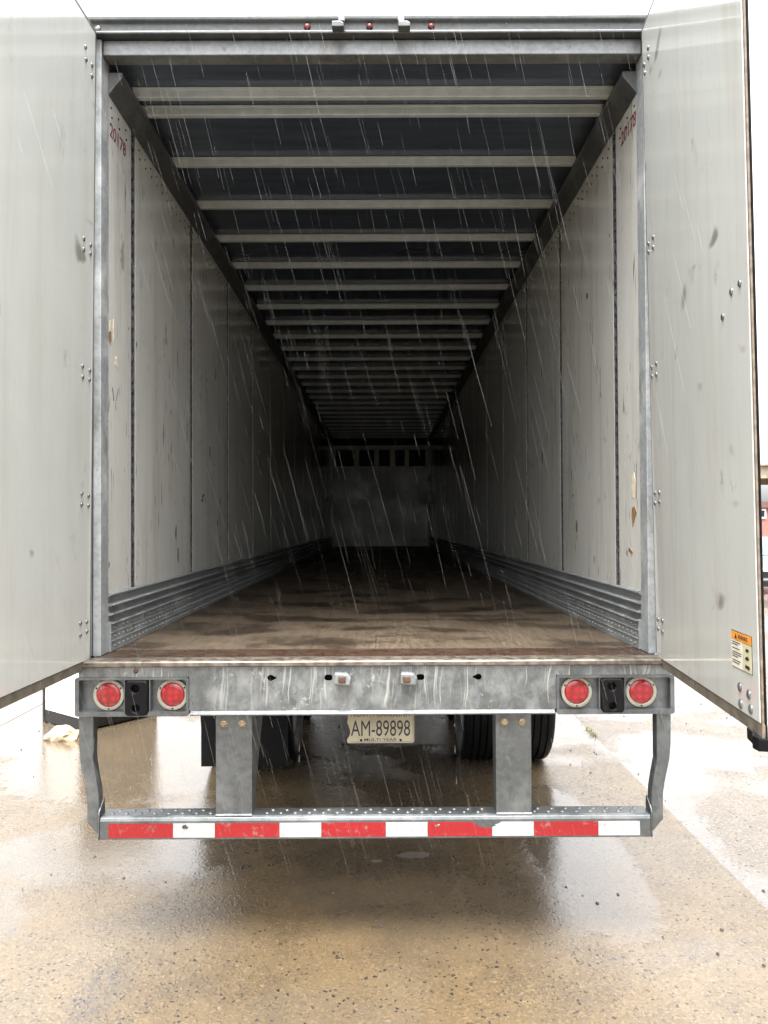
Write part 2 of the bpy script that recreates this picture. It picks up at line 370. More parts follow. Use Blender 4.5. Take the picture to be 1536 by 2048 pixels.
def frame(o, ex, ey):
    ex = Vector(ex).normalized(); ey = Vector(ey).normalized(); ez = ex.cross(ey)
    m = Matrix((ex, ey, ez)).transposed().to_4x4(); m.translation = Vector(o); return m
def blobpoly(n, rx, ry, rng, jag=.35):
    return [(rx*math.cos(2*math.pi*i/n)*(1+rng.uniform(-jag, jag)), ry*math.sin(2*math.pi*i/n)*(1+rng.uniform(-jag, jag))) for i in range(n)]

# ------------------------------------------------------------ ground
g = MB().add([(-400, -400, -.012), (400, -400, -.012), (400, 600, -.012), (-400, 600, -.012)], [(0, 1, 2, 3)]).build('ground', 'wet_gravel_concrete')
g['kind'] = 'structure'
pad = MB().box(-7.0, 1.85, -14, 24, -.011, -.006).build('pavement', 'gasket_brown'); pad['kind'] = 'structure'
for x0, x1 in ((-6.99, -3.46), (-3.445, 1.845)):
    for y0, y1 in ((-14, -4.6), (-4.585, 9.0), (9.015, 24)):
        MB().box(x0, x1, y0, y1, -.006, 0).build('concrete_slab', 'wet_concrete', pad)

# ============================================================ THE TRAILER
FZ = 1.24; WX = 1.235; OX = 1.295; L = 16.1
T = empty('semi_trailer')
tag(T, 'long empty box trailer with both rear doors swung open, on wet concrete', 'trailer')

# floor boards run the length, threshold plate at the rear
nb = 8; bw = 2*WX/nb
for i in range(nb):
    x0 = -WX + i*bw
    dz = random.uniform(-.0006, .0006)
    MB().box(x0+.0006, x0+bw-.0006, .17, L, FZ-.035, FZ+dz).build('floor_board', 'floor_wood', T)
MB().box(-1.23, 1.23, -.035, .166, FZ-.03, FZ-.001).build('threshold_plate', 'threshold', T, .003)
# cross members and slider rails
for i in range(27):
    y = .6 + i*.6
    MB().box(-1.28, 1.28, y-.03, y+.03, FZ-.15, FZ-.036).build('cross_member', 'galvanised_dark', T)
for sx in (-1, 1):
    MB().box(sx*.52-.05, sx*.52+.05, 1.7, 6.0, .80, FZ-.151).build('slider_rail', 'galvanised_dark', T)
    MB().box(min(sx*1.262, sx*1.30), max(sx*1.262, sx*1.30), .1, L, 1.02, 1.40).build('side_rail', 'galvanised', T, .004)
for yl in (12.6,):
    for sx in (-1, 1):
        lg = MB().box(sx*.75-.06, sx*.75+.06, yl-.06, yl+.06, .05, 1.089).build('landing_leg', 'chassis_black', T, .005)
        MB().box(sx*.75-.14, sx*.75+.14, yl-.14, yl+.14, 0, .049).build('foot_pad', 'chassis_black', lg)

# side walls
seam0, pitch_ = .458, 1.22
def panel_bounds():
    e = [.10] + [seam0 + pitch_*k for k in range(13)] + [L]
    return [(a + (.034 if i else 0), b - (.034 if i < len(e)-2 else 0)) for i, (a, b) in enumerate(zip(e[:-1], e[1:]))]
rng = random.Random(5)
for sx, lm in ((-1, 'wall_liner'), (1, 'wall_liner_second')):
    def X(a, b): return (min(sx*a, sx*b), max(sx*a, sx*b))
    wall = MB().box(*X(1.262, OX), .1, L, 1.401, 4.0).build('side_wall', 'white_paint', T)
    MB().box(*X(1.252, 1.2615), .1, L, 1.30, 3.9).build('wall_backing', 'chassis_black', wall)
    for y0, y1 in panel_bounds():
        MB().box(*X(WX, 1.2515), y0, y1, 1.512, 3.86).build('wall_panel', lm, wall)
    for k in range(13):
        y = seam0 + pitch_*k; m = MB()
        if k < 5:
            for a in (-.031, .017): m.box(*X(1.2366, 1.2515), y+a, y+a+.014, 1.512, 3.86)
            z = 1.515
            while z < 3.84:
                m.box(*X(1.2368, 1.2515), y-.0168, y+.0168, z, z+.022); z += .055
        else:
            m.box(*X(1.2366, 1.2515), y-.031, y+.031, 1.512, 3.86)
        m.build('logistics_post', 'post_dark', wall)
    m = MB()                                                    # small rivets under the top rail, two rows
    y = .13
    while y < 7:
        for dy, dz in ((0, 0), (.012, -.042)):
            m.lathe([(.0062, 0), (.005, -sx*.0035)], (sx*(WX+.0005), y+dy, 3.80+dz-.005), 'x', 6)
        y += .105
    rv = m.build('rivet_rows', 'chassis_black', wall); rv['kind'] = 'stuff'
    # unit number
    if sx < 0: text('unit_number', '20178', 'red_ink', frame((-WX+.0012, .112, 3.657), (0, 1, 0), (0, .06, 1)), .225, .066, wall, .006)
    else: text('unit_number', '20178', 'red_ink', frame((WX-.0012, .335, 3.700), (0, -1, 0), (0, -.06, 1)), .225, .068, wall, .006)
    # torn paint and gouges in the plywood
    def torn(y, z, ry, rz, mat, jag=.4, n=11, tilt=0.):
        pts = [(y+a*math.cos(tilt)-b*math.sin(tilt), z+a*math.sin(tilt)+b*math.cos(tilt)) for a, b in blobpoly(n, ry*(.55 if mat == 'dark_scuff' else .9), rz*.8, rng, jag)]
        MB().prism(pts, sx*(WX-.0018), sx*(WX+.002), 'x').build('torn_patch', mat, wall)
    if sx < 0:
        torn(.118, 2.705, .018, .035, 'brown_ply', .5); torn(.122, 2.76, .012, .03, 'pale_ply'); torn(.21, 2.61, .022, .03, 'pale_ply', .5, 11, .4); torn(.17, 2.75, .012, .05, 'pale_ply', .5)
        torn(.16, 2.45, .006, .05, 'dark_scuff', .4, 9, .3); torn(.22, 2.46, .004, .04, 'dark_scuff', .4, 9, -.4)
        torn(1.28, 1.78, .02, .055, 'dark_scuff', .5); torn(1.33, 1.64, .018, .05, 'dark_scuff', .5); torn(2.23, 2.36, .025, .05, 'dark_scuff', .5); torn(.47+.04, 2.76, .012, .02, 'dark_scuff', .5)
        torn(2.0, 2.03, .07, .012, 'dark_scuff', .5, 11, .3); torn(1.98, 2.0, .05, .01, 'dark_scuff', .5, 11, .3)
    else:
        torn(.19, 1.865, .03, .06, 'brown_ply', .4, 12, .35); torn(.19, 2.005, .028, .08, 'pale_ply', .3, 14); torn(.155, 2.0, .006, .07, 'dark_scuff', .4)
        torn(.245, 1.69, .035, .018, 'brown_ply', .5, 11, .4); torn(.30, 1.68, .01, .02, 'dark_scuff', .5)
        torn(1.28, 1.80, .03, .045, 'dark_scuff', .5); torn(1.37, 2.0, .03, .01, 'dark_scuff', .4); torn(2.3, 2.32, .03, .07, 'dark_scuff', .5); torn(2.95, 2.25, .02, .05, 'dark_scuff', .5)
        torn(2.3, 2.96, .02, .05, 'dark_scuff', .5); torn(1.0, 3.15, .03, .02, 'dark_scuff', .5, 9, .7)
    # corrugated upper scuff rail and dimpled lower kick plate
    prof = [(1.259, 1.372), (1.259, 1.511), (1.222, 1.511), (1.218, 1.505)]
    zz = 1.500
    for k in range(3):
        prof += [(1.236, zz-.008), (1.236, zz-.034), (1.2135, zz-.041), (1.2125, zz-.046)]; zz -= .0425
    prof += [(1.214, 1.372)]
    MB().prism([(sx*a, b) for a, b in prof], .1, L, 'y').build('scuff_rail', 'galvanised_mid', T)
    kp = MB().prism([(sx*a, b) for a, b in ((1.259, FZ+.002), (1.259, 1.3715), (1.222, 1.3715), (1.222, 1.332), (1.218, 1.329), (1.222, 1.326), (1.222, 1.292), (1.218, 1.289), (1.222, 1.286), (1.222, FZ+.002))], .1, L, 'y').build('kick_plate', 'galvanised_mid', T)
    m = MB()
    y = .15
    while y < 6.2:
        for r_, z in enumerate((1.350, 1.309, 1.265)):
            m.lathe([(.0065, 0), (.0055, -sx*.003), (.002, -sx*.0045)], (sx*1.2222, y, z), 'x', 8)
            if int(y*100) % 5 == 0: m.lathe([(.0055, 0), (.002, -sx*.004)], (sx*1.2222, y+.022, z-.006), 'x', 8)
        y += .062
    dm = m.build('dimple_rows', 'galvanised_bright', kp); dm['kind'] = 'stuff'
    # top rail
    MB().prism([(sx*a, b) for a, b in ((1.259, 3.862), (1.259, 3.94), (1.168, 3.94), (1.168, 3.915), (1.205, 3.872), (1.2325, 3.835), (1.2345, 3.862))], .09, L, 'y').build('top_rail', 'galvanised_dark', T, .003)
    MB().box(*X(1.235, OX+.003), .05, L, 4.001, 4.085).build('roof_edge_rail', 'galvanised', T, .006)

# roof sheet and bows
MB().box(-1.234, 1.234, .06, L, 3.988, 4.07).build('roof_sheet', 'roof_sheet', T)
bow = None
bys = [.295, .460, 1.025] + [1.640 + .6096*k for k in range(24)]
for y in bys:
    if y > L-.1: continue
    if bow is None:
        pr = [(0, 3.987), (0, 3.982), (.014, 3.980), (.018, 3.947), (.022, 3.943), (.048, 3.943), (.052, 3.947), (.056, 3.980), (.072, 3.982), (.072, 3.987)]
        bow = MB().prism(pr, -1.19, 1.19, 'x').build('roof_bow', 'bow_steel', T, .0015, seg=1); bow.location = (0, y, 0)
    else: copy(bow, T, (random.uniform(-.004, .004), y, random.uniform(-.001, .0)))

# front wall
fw = MB().box(-1.26, 1.26, L+.001, L+.05, 1.2, 4.0).build('front_wall', 'chassis_black', T)
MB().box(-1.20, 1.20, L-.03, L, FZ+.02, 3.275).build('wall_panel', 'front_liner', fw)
for sx in (-1, 1): MB().box(min(sx*1.18, sx*1.26)+.0, max(sx*1.20, sx*1.26), L-.06, L-.001, FZ, 3.94).build('corner_strip', 'galvanised_dark', fw)
MB().box(-1.20, 1.20, L-.04, L, 3.69, 3.80).build('top_strip', 'strip_cream', fw)
for a, b in ((-1.18, -1.12), (-.666, -.54), (-.162, -.036), (.242, .368), (.607, .721), (1.13, 1.18)):
    MB().box(a, b, L-.028, L, 3.276, 3.689).build('wall_post', 'strip_cream', fw)

# rear corner posts
for sx in (-1, 1):
    def X(a, b): return (min(sx*a, sx*b), max(sx*a, sx*b))
    cp = MB().prism([(sx*a, b) for a, b in ((1.2335, .0), (1.2685, .0), (1.2685, .03), (1.2745, .03), (1.2745, -.012), (OX, -.012), (OX, .099), (1.2335, .099))], 1.239, 4.04, 'z').build('corner_post', 'galvanised_post', T, .002)
    for z in (1.62, 2.5, 3.4): MB().lathe([(.008, 0), (.006, -.004)], (sx*1.285, -.012, z), 'y', 8).build('rivet', 'zinc_bolt', cp)

# rear header
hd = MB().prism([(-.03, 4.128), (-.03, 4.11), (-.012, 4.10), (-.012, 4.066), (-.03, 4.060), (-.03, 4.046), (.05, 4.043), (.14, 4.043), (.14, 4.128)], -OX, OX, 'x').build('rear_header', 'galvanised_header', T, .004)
MB().box(-1.23, 1.23, .012, .09, 3.973, 4.0415).build('header_lip', 'galvanised_lip', hd, .004)
for x in (-.295, -.012, .268):
    ml = MB().lathe([(.0155, .0), (.0155, -.004), (.012, -.010), (.005, -.013)], (x, -.012, 4.085), 'y', 20).build('marker_lamp', 'marker_red', hd, smooth=2)
for x in (-.152, .145):
    kx = MB().prism([(x-.028, 4.048), (x+.026, 4.048), (x+.026, 4.066), (x+.012, 4.074), (x-.028, 4.074)], -.075, -.031, 'y').build('lock_keeper', 'galvanised_dark', hd, .004)
    MB().box(x+.0 if x < 0 else x-.03, x+.03 if x < 0 else x, -.07, -.034, 4.0755, 4.104).build('keeper_hook', 'galvanised_bright', hd, .004)
for x in (-1.245, 1.245): MB().lathe([(.012, 0), (.012, -.005), (.005, -.008)], (x, -.012, 4.083), 'y', 12).build('bolt', 'zinc_bolt', hd)

# rear sill: face plate with real slots, light boxes either side
SY = -.10
holes = []
for x, kind in ((-.452, 1), (-.203, 0), (.199, 0), (.449, -1)):
    z = 1.157
    if kind == 0: holes.append(rrect(x-.018, x+.018, z-.0135, z+.0135, .0125))
    else: holes.append([(x-kind*.004+.0145*math.cos(t), z+.0135*math.sin(t)) for t in [kind*0 + rad(60+300*i/14*1) if kind > 0 else rad(240+300*i/14) for i in range(0, 15)] ] + [(x+kind*.022, z+.002), (x+kind*.022, z-.002)][::1] if kind > 0 else
                    [(x+.004+.0145*math.cos(rad(-120+240*i/14)), z+.0135*math.sin(rad(-120+240*i/14))) for i in range(15)] + [(x-.022, z+.002), (x-.022, z-.002)])
# the keyhole that points the other way
holes[0] = [(x_, z_) for x_, z_ in [(-.456+.0145*math.cos(rad(60+240*i/14)), 1.157+.0135*math.sin(rad(60+240*i/14))) for i in range(15)]] + [(-.430, 1.155), (-.430, 1.159)]
sill = plate('rear_sill', 'galvanised_sill', [[(-OX, 1.1635), (-.812, 1.1635), (-.812, 1.016), (.792, 1.016), (.792, 1.1635), (OX, 1.1635), (OX, 1.206), (-OX, 1.206)]] + holes, SY, .008, T)
MB().box(-.835, .815, SY+.05, -.036, 1.0, 1.2).build('sill_back', 'chassis_black', sill)
MB().prism([(-.036, FZ-.002), (SY-.004, FZ-.006), (SY-.012, FZ-.012), (SY-.012, FZ-.030), (SY-.0005, FZ-.0335), (-.036, FZ-.0335)], -OX+.01, OX-.01, 'x').build('sill_nose', 'nose_steel', sill, .003)
MB().prism([(SY-.016, .997), (SY-.016, 1.004), (SY-.0, 1.0155), (-.03, 1.0155), (-.03, .997)], -.806, .786, 'x').build('sill_lip', 'galvanised', sill, .002)
for sx in (-1, 1):
    xi, xo = (.812 if sx < 0 else .792), 1.309
    def X(a, b): return (min(sx*a, sx*b), max(sx*a, sx*b))
    out = [(sx*a, b) for a, b in rrect(xi+.0005, xo, .993, 1.163, .012)]
    inn = [(sx*a, b) for a, b in rrect(xi+.012, xo-.018, 1.013, 1.152, .008)]
    lb = plate('light_box', 'galvanised', [out, inn], SY-.006, .075, T)
    MB().box(*X(xi+.001, xo-.002), SY+.030, SY+.036, .996, 1.160).build('back_plate', 'galvanised', lb)
    bx = -1.038 if sx < 0 else 1.037
    for s2 in (-1, 1): MB().box(bx+s2*.0555-.0025, bx+s2*.0555+.0025, SY-.004, SY+.0295, 1.0135, 1.1515).build('divider', 'galvanised', lb)
    rb = plate('dock_bumper', 'black_rubber', [rrect(bx-.049, bx+.049, .998 if sx < 0 else 1.002, 1.150, .016), circ(bx-.005, 1.115, .017, 18), circ(bx-.002, 1.030, .016, 18)], SY-.020, .058, T, .006)
    MB().box(bx-.045, bx+.045, SY+.012, SY+.034, 1.006, 1.146).build('bumper_core', 'black_rubber', rb)
    for x, z in (((-1.168, 1.083), (-.888, 1.083)) if sx < 0 else ((.886, 1.086), (1.170, 1.086))):
        tl = MB().lathe([(.069, .012), (.070, .004), (.067, -.004), (.055, -.006), (.0525, -.002), (.0525, .012)], (x, SY+.018, z), 'y', 40).build('tail_light', 'cream_plastic', T, smooth=2)
        MB().lathe([(.0522, .006), (.0522, -.003), (.049, -.006), (.030, -.008), (.010, -.0085)], (x, SY+.018, z), 'y', 40).build('lens', 'red_lens', tl, smooth=True)
        for a in (30, 150, 270):
            MB().lathe([(.0042, 0), (.0035, -.003)], (x+.0605*math.cos(rad(a)), SY+.0135, z+.0605*math.sin(rad(a))), 'y', 8).build('screw', 'chassis_black', tl)
for x in (-.142, .146):
    lk = MB().prism([(x-.036, 1.132), (x+.034, 1.125), (x+.040, 1.158), (x+.024, 1.180), (x-.034, 1.183)], SY-.035, SY-.0005, 'y').build('lock_keeper', 'galvanised_lip', T, .008)
    s_ = 1 if x < 0 else -1
    MB().box(x-.020+.004*s_, x+.012+.004*s_, SY-.042, SY-.0355, 1.142, 1.168).build('keeper_pin', 'rusty_steel', lk, .006)
MB().lathe([(.011, 0), (.009, -.004), (.003, -.006)], (-1.045, SY-.0005, 1.190), 'y', 12).build('rusty_bolt', 'rusty_steel', T)

# underride guard
GY = -.10
gb = MB().prism([(GY, .457), (GY, .537), (GY+.006, .549), (GY+.018, .555), (.005, .555), (.005, .548), (GY+.02, .545), (GY+.012, .535), (GY+.012, .466), (.005, .466), (.005, .457)], -1.202, 1.202, 'x').build('underride_guard', 'galvanised', T, .002)
m = MB()
x = -1.16
k = 0
while x < 1.17:
    if not (-.72 < x < -.52 or .51 < x < .70):
        for j, y in enumerate((-.058, -.022)):
            m.lathe([(.011, 0), (.008, .004), (.003, .0055)], (x+.022*j, y, .5552), 'z', 10)
    x += .062; k += 1
gd = m.build('grip_dimples', 'galvanised', gb); gd['kind'] = 'stuff'
x = -1.163
for i in range(10):
    wd = .2815 if i % 2 == 0 else .182
    x1 = x + wd - .0012
    zt, zb = .5275, .4655
    if i == 6: poly = [(x, zb), (x1, zb), (x1, zt-.026), (x1-.03, zt-.026), (x1-.055, zt-.022), (x1-.07, zt-.012), (x1-.085, zt-.003), (x1-.10, zt), (x, zt)]
    elif i == 7: poly = [(x, zb), (x1, zb), (x1, zt), (x+.04, zt), (x+.03, zt-.008), (x+.012, zt-.012), (x+.018, zt-.018), (x, zt-.022)]
    else: poly = [(x, zb), (x1, zb), (x1, zt), (x, zt)]
    MB().prism(poly, GY-.0012, GY-.0002, 'y').build('reflective_tape', 'tape_red' if i % 2 == 0 else 'tape_white', gb)
    x += wd
for cx, cz, s_, mt in ((-.83, .512, .016, 'dark_scuff'), (.268, .512, .008, 'zinc_bolt'), (.275, .516, .004, 'label_white')):
    MB().prism([(cx+a, cz+b) for a, b in blobpoly(9, s_, s_*.7, rng, .5)], GY-.0022, GY-.0014, 'y').build('tape_tear', mt, gb)
for x0, x1 in ((-.699, -.54), (.529, .685)):
    gp = MB().prism([(x0, -.085), (x1, -.085), (x1, .01), (x1-.006, .01), (x1-.006, -.079), (x0+.006, -.079), (x0+.006, .01), (x0, .01)], .5555, .996, 'z').build('guard_post', 'galvanised', gb, .003)
    for bx in (x0+.038, x1-.042):
        MB().lathe([(.020, 0), (.020, -.003), (.0155, -.0032), (.0155, -.012), (.012, -.014)], (bx, -.0855, .957), 'y', 6).build('bolt', 'bolt_brass', gb)
    MB().lathe([(.005, x0), (.006, x0+.05), (.0045, x0+.09), (.006, x1)], (0, -.088, .557), 'x', 8).build('weld_bead', 'galvanised_bright', gb, smooth=2)
    MB().prism([(.012, .99), (.30, .99), (.012, .60)], (x0+x1)/2+.07, (x0+x1)/2+.076, 'x').build('guard_brace', 'galvanised_dark', gb)
for sx in (-1, 1):
    outl = [(1.300, .996), (1.298, .86), (1.292, .79), (1.272, .70), (1.262, .64), (1.262, .53), (1.2095, .470), (1.2095, .60), (1.212, .66), (1.222, .72), (1.235, .79), (1.235, .996)]
    MB().prism([(sx*a, b) for a, b in outl], -.088, -.03, 'y').build('guard_arm', 'galvanised', gb, .006)
    MB().prism([(y, z) for y, z in ((GY-.003, .457), (GY-.003, .565), (GY+.004, .580), (-.05, .612), (-.035, .618), (-.030, .60), (-.030, .457))], *( (min(sx*1.2025, sx*1.2088), max(sx*1.2025, sx*1.2088)) ), 'x').build('end_plate', 'galvanised', gb, .0015)

# licence plate
pl_out = [(-.122, .972), (.172, .972), (.178, .966), (.178, .828), (.172, .821), (-.124, .821), (-.131, .827), (-.130, .840), (-.121, .852), (-.116, .868), (-.118, .885), (-.124, .902), (-.130, .915), (-.127, .935), (-.126, .966)]
lp = plate('licence_plate', 'plate_cream', [pl_out], .08, .0015, T)
for a, b, c, d in ((-.112, .170, .8255, .8268), (.1722, .1735, .828, .965)):
    MB().box(a, b, .0782, .0796, c, d).build('border_line', 'black_ink', lp)
text('plate_number', 'AM-89898', 'black_ink', frame((-.113, .0788, .853), (1, 0, 0), (0, 0, 1)), .272, .072, lp, .0)
text('plate_caption', 'MULTI YEAR', 'black_ink', frame((-.052, .0788, .8305), (1, 0, 0), (0, 0, 1)), .150, .0125, lp, .004)
text('plate_state', 'NORTH CAROLINA', 'black_ink', frame((-.112, .0788, .942), (1, 0, 0), (0, 0, 1)), .272, .022, lp, .004)
for x_ in (-.066, .115): MB().lathe([(.006, 0), (.0035, -.002)], (x_, .0795, .834), 'y', 10).build('bolt', 'chassis_black', lp)
MB().box(-.115, .165, .0825, .10, .93, 1.05).build('plate_bracket', 'chassis_black', T)

# axles and dual wheels
AXY = (2.62, 3.86)
tw = .285
tp = [(.315, -.10), (.36, -.128), (.42, -.142), (.465, -.138), (.492, -.122), (.500, -.105)]
for gx in (-.075, -.025, .025, .075): tp += [(.502, gx-.008), (.488, gx-.006), (.488, gx+.006), (.502, gx+.008)]
tp += [(.500, .105), (.492, .122), (.465, .138), (.42, .142), (.36, .128), (.315, .10)]
wheel0 = None
def rim_parts(c, parent):
    MB().lathe([(.318, -.10), (.300, -.092), (.285, -.03), (.13, -.025), (.12, -.05), (.05, -.055), (.05, .04), (.285, .035), (.300, .092), (.318, .10)], c, 'x', 40).build('rim', 'rim_steel', parent, smooth=2)
for ay in AXY:
    MB().lathe([(.065, -1.2), (.065, 1.2)], (0, ay, .5), 'x', 20).build('axle', 'chassis_black', T, smooth=2)
    for sx in (-1, 1):
        MB().box(sx*.52-.05, sx*.52+.05, ay-.35, ay+.35, .58, .78).build('suspension_hanger', 'chassis_black', T, .01)
        for wx in (1.152, .765):
            if wheel0 is None:
                wheel0 = MB().lathe(tp, (0, 0, 0), 'x', 56).build('wheel', 'tyre_rubber', T, smooth=2); wheel0.location = (sx*wx, ay, .5); rim_parts((0, 0, 0), wheel0); rim0 = wheel0.children[0]
            else:
                wo = copy(wheel0, T, (sx*wx, ay, .5)); copy(rim0, wo)
MB().box(-1.225, -.625, 1.90, 1.908, .155, .99).build('mud_flap', 'mud_flap_rubber', T)

# ---------------- doors: built with the hinge at the origin, u towards the free edge, inner face at n = 0
def make_door(hx, hy, ang, side, lm, lean):
    """side -1: left door, 1: right door; local x = u, local y = outward normal, z up from ground"""
    W, Z0, Z1 = 1.205, 1.192, 4.062
    d = MB().box(.018, W-.020, .0, .018, Z0+.042, Z1-.02).build('door', lm, T, .002)
    # local frame: u runs from hinge towards the camera; the door leans a little on its worn hinges
    sa, ca = math.sin(ang), math.cos(ang)
    d.matrix_local = Matrix.Translation((hx, hy, 1.2)) @ Matrix.Rotation(-side*lean, 4, 'Y') @ Matrix(((sa, side*ca, 0, 0), (-ca, side*sa, 0, 0), (0, 0, 1, 0), (0, 0, 0, 1))) @ Matrix.Translation((0, 0, -1.2))
    MB().box(.0, W-.002, .004, .018, Z0, Z0+.0415).build('bottom_seal', 'seal_tan', d, .004)
    MB().box(.0, W-.040, .0185, .024, Z0-.003, Z1).build('outer_skin', 'white_paint', d)
    MB().box(.0, .0175, .002, .018, Z0+.042, Z1-.018).build('hinge_seal', 'seal_tan', d, .003)
    MB().box(.0, W-.002, .002, .018, Z1-.0195, Z1).build('top_seal', 'seal_tan', d, .003)
    MB().box(W-.0195, W-.0165, .0005, .016, Z0+.042, Z1-.02).build('edge_trim', 'white_paint', d, .002)
    MB().box(W-.016, W-.003, .001, .0085, Z0+.0, Z1-.02).build('edge_seal', 'gasket_brown', d, .003)
    MB().box(W-.012, W+.0, .009, .015, Z0+.0, Z1).build('edge_gasket', 'black_rubber', d, .003)
    for zc in (3.885, 3.05, 2.495, 1.94, 1.38):
        MB().box(-.03, .20, .0245, .032, zc-.05, zc+.05).build('hinge_strap', 'galvanised', d, .003)
    r2 = random.Random(3+side)
    pos = [(zc, du, dz) for zc in (3.885, 3.05, 2.495, 1.94, 1.38) for du, dz in ((.128, .022), (.128, -.022), (.056, .022 - (.035 if zc > 3.7 else .0)), (.056, -.022-(.035 if zc > 3.7 else 0)))]
    for zc, du, dz in pos:
        MB().lathe([(.0105, .0003), (.0098, -.004), (.006, -.0065), (.002, -.007)], (du+r2.uniform(-.004, .004), 0, zc+dz+r2.uniform(-.004, .004)), 'y', 12).build('bolt', 'zinc_bolt', d, smooth=True)
    # lock rods on the outer face
    for u in (1.0,):
        MB().lathe([(.015, Z0-.02), (.015, Z1+.02)], (u, .060, 0), 'z', 14).build('lock_rod', 'galvanised', d, smooth=2)
        MB().prism([(u-.02, .035), (u+.05, .028), (u+.09, .012), (u+.125, .016), (u+.13, .05), (u+.10, .055), (u+.105, .035), (u+.06, .06), (u-.02, .08)], Z0-.060, Z0-.021, 'z').build('lock_cam', 'chassis_black', d, .004)
        for z in (1.5, 2.4, 3.4): MB().box(u-.03, u+.03, .0245, .08, z-.03, z+.03).build('rod_guide', 'galvanised_dark', d, .004)
    if side > 0:
        for u, z in ((1.12, 2.564), (1.047, 2.560), (.964, 2.502)):
            MB().lathe([(.012, .0003), (.011, -.004), (.004, -.006)], (u, 0, z), 'y', 14).build('bolt', 'zinc_bolt', d, smooth=True)
        for u, z in ((1.032, 1.309), (1.106, 1.302), (1.035, 1.256), (1.119, 1.260)):
            MB().lathe([(.015, .0003), (.014, -.003), (.007, -.006)], (u, 0, z), 'y', 16).build('bolt', 'zinc_bolt', d, smooth=True)
        # warning label
        u0, u1, z0, z1 = .970, 1.142, 1.366, 1.483
        wl_ = MB().box(u0, u1, -.0012, -.0002, z0, z1).build('warning_label', 'black_ink', d)
        wl_['label'] = 'orange headed warning sticker'
        zh = z1-.028
        MB().box(u0+.002, u1-.002, -.0022, -.0013, zh, z1-.002).build('label_header', 'orange_label', d)
        MB().box(u0+.002, u0+.096, -.0022, -.0013, z0+.002, zh-.002).build('label_text_field', 'label_white', d)
        MB().box(u0+.098, u1-.002, -.0022, -.0013, z0+.002, zh-.002).build('label_picture_field', 'label_yellow', d)
        # the inner face is seen with u running to the right
        text('label_heading', 'WARNING', 'black_ink', frame((u0+.060, -.0024, zh+.006), (1, 0, 0), (0, 0, 1)), .082, .014, d, .01)
        MB().prism([(u0+.032, zh+.005), (u0+.052, zh+.005), (u0+.042, zh+.021)], -.0030, -.0023, 'y').build('warning_triangle', 'black_ink', d)
        zz = zh-.009
        for grp in ((.072, .05), (.062,), (.08, .076, .05), (.07, .06)):
            for ln in grp:
                MB().box(u0+.008, u0+.008+ln, -.0029, -.0023, zz, zz+.0026).build('text_line', 'black_ink', d); zz -= .0072
            zz -= .005
        for zc in (zh-.020, zh-.045, zh-.072):
            MB().prism([(u0+.134+a_, zc+b_) for a_, b_ in blobpoly(9, .016, .007, r2, .5)], -.0029, -.0023, 'y').build('pictogram', 'black_ink', d)
    return d
make_door(-1.268, -.02, -.021, -1, 'door_liner', .008)
make_door(1.259, -.02, -.0905, 1, 'door_liner_second', .0145)

# ============================================================ other things
# framed bin beside the trailer
def ground_box():
    B = empty('storage_bin', (-2.62, 3.39, 0))
    tag(B, 'white panelled black framed storage bin standing beyond the left mud flap', 'bin')
    a = math.atan2(.30, -.31)
    B.rotation_euler = (0, 0, rad(-38))
    H, Wd, Dp = 1.15, .62, .75
    # local: corner at the origin, left face along -x, right face along +y
    for x, y in ((-Wd, 0), (0, 0), (0, Dp), (-Wd, Dp)): MB().box(x-.02, x+.02, y-.02, y+.02, .0, H).build('frame_post', 'black_paint', B, .004)
    MB().box(-Wd+.021, -.021, -.012, .012, .12, H-.05).build('side_panel', 'white_paint', B)
    MB().box(-Wd+.021, -.021, Dp-.012, Dp+.012, .12, H-.05).build('side_panel', 'white_paint', B)
    for y in (0, Dp): MB().box(-Wd+.021, -.021, y-.016, y+.016, .01, .119).build('bottom_rail', 'black_paint', B)
    MB().box(-.012, .012, .021, Dp-.021, .02, H-.05).build('end_panel', 'black_paint', B)
    MB().box(-Wd-.012, -Wd+.012, .021, Dp-.021, .02, H-.05).build('end_panel', 'black_paint', B)
    MB().box(-Wd-.03, .03, -.03, Dp+.03, H+.001, H+.03).build('lid', 'black_paint', B, .005)
ground_box()

def rock(name, c, r, mat, seed, label, cat):
    bm = bmesh.new(); bmesh.ops.create_icosphere(bm, subdivisions=3, radius=1)
    for v in bm.verts:
        k = 1 + .38*noise.noise(v.co*1.6+Vector((seed, 0, 0))) + .15*noise.noise(v.co*5)
        v.co = Vector((v.co.x*r[0]*k, v.co.y*r[1]*k, max(-.02, v.co.z*r[2]*k)+.015))
    me = bpy.data.meshes.new(name); bm.to_mesh(me); bm.free()
    o = link(name, me, mat); o.location = c; tag(o, label, cat); return o
rock('concrete_chunk', (-2.70, 3.18, 0), (.15, .09, .085), 'stone_tan', 4, 'tan lump of broken concrete on the wet ground beside the framed bin', 'rubble')

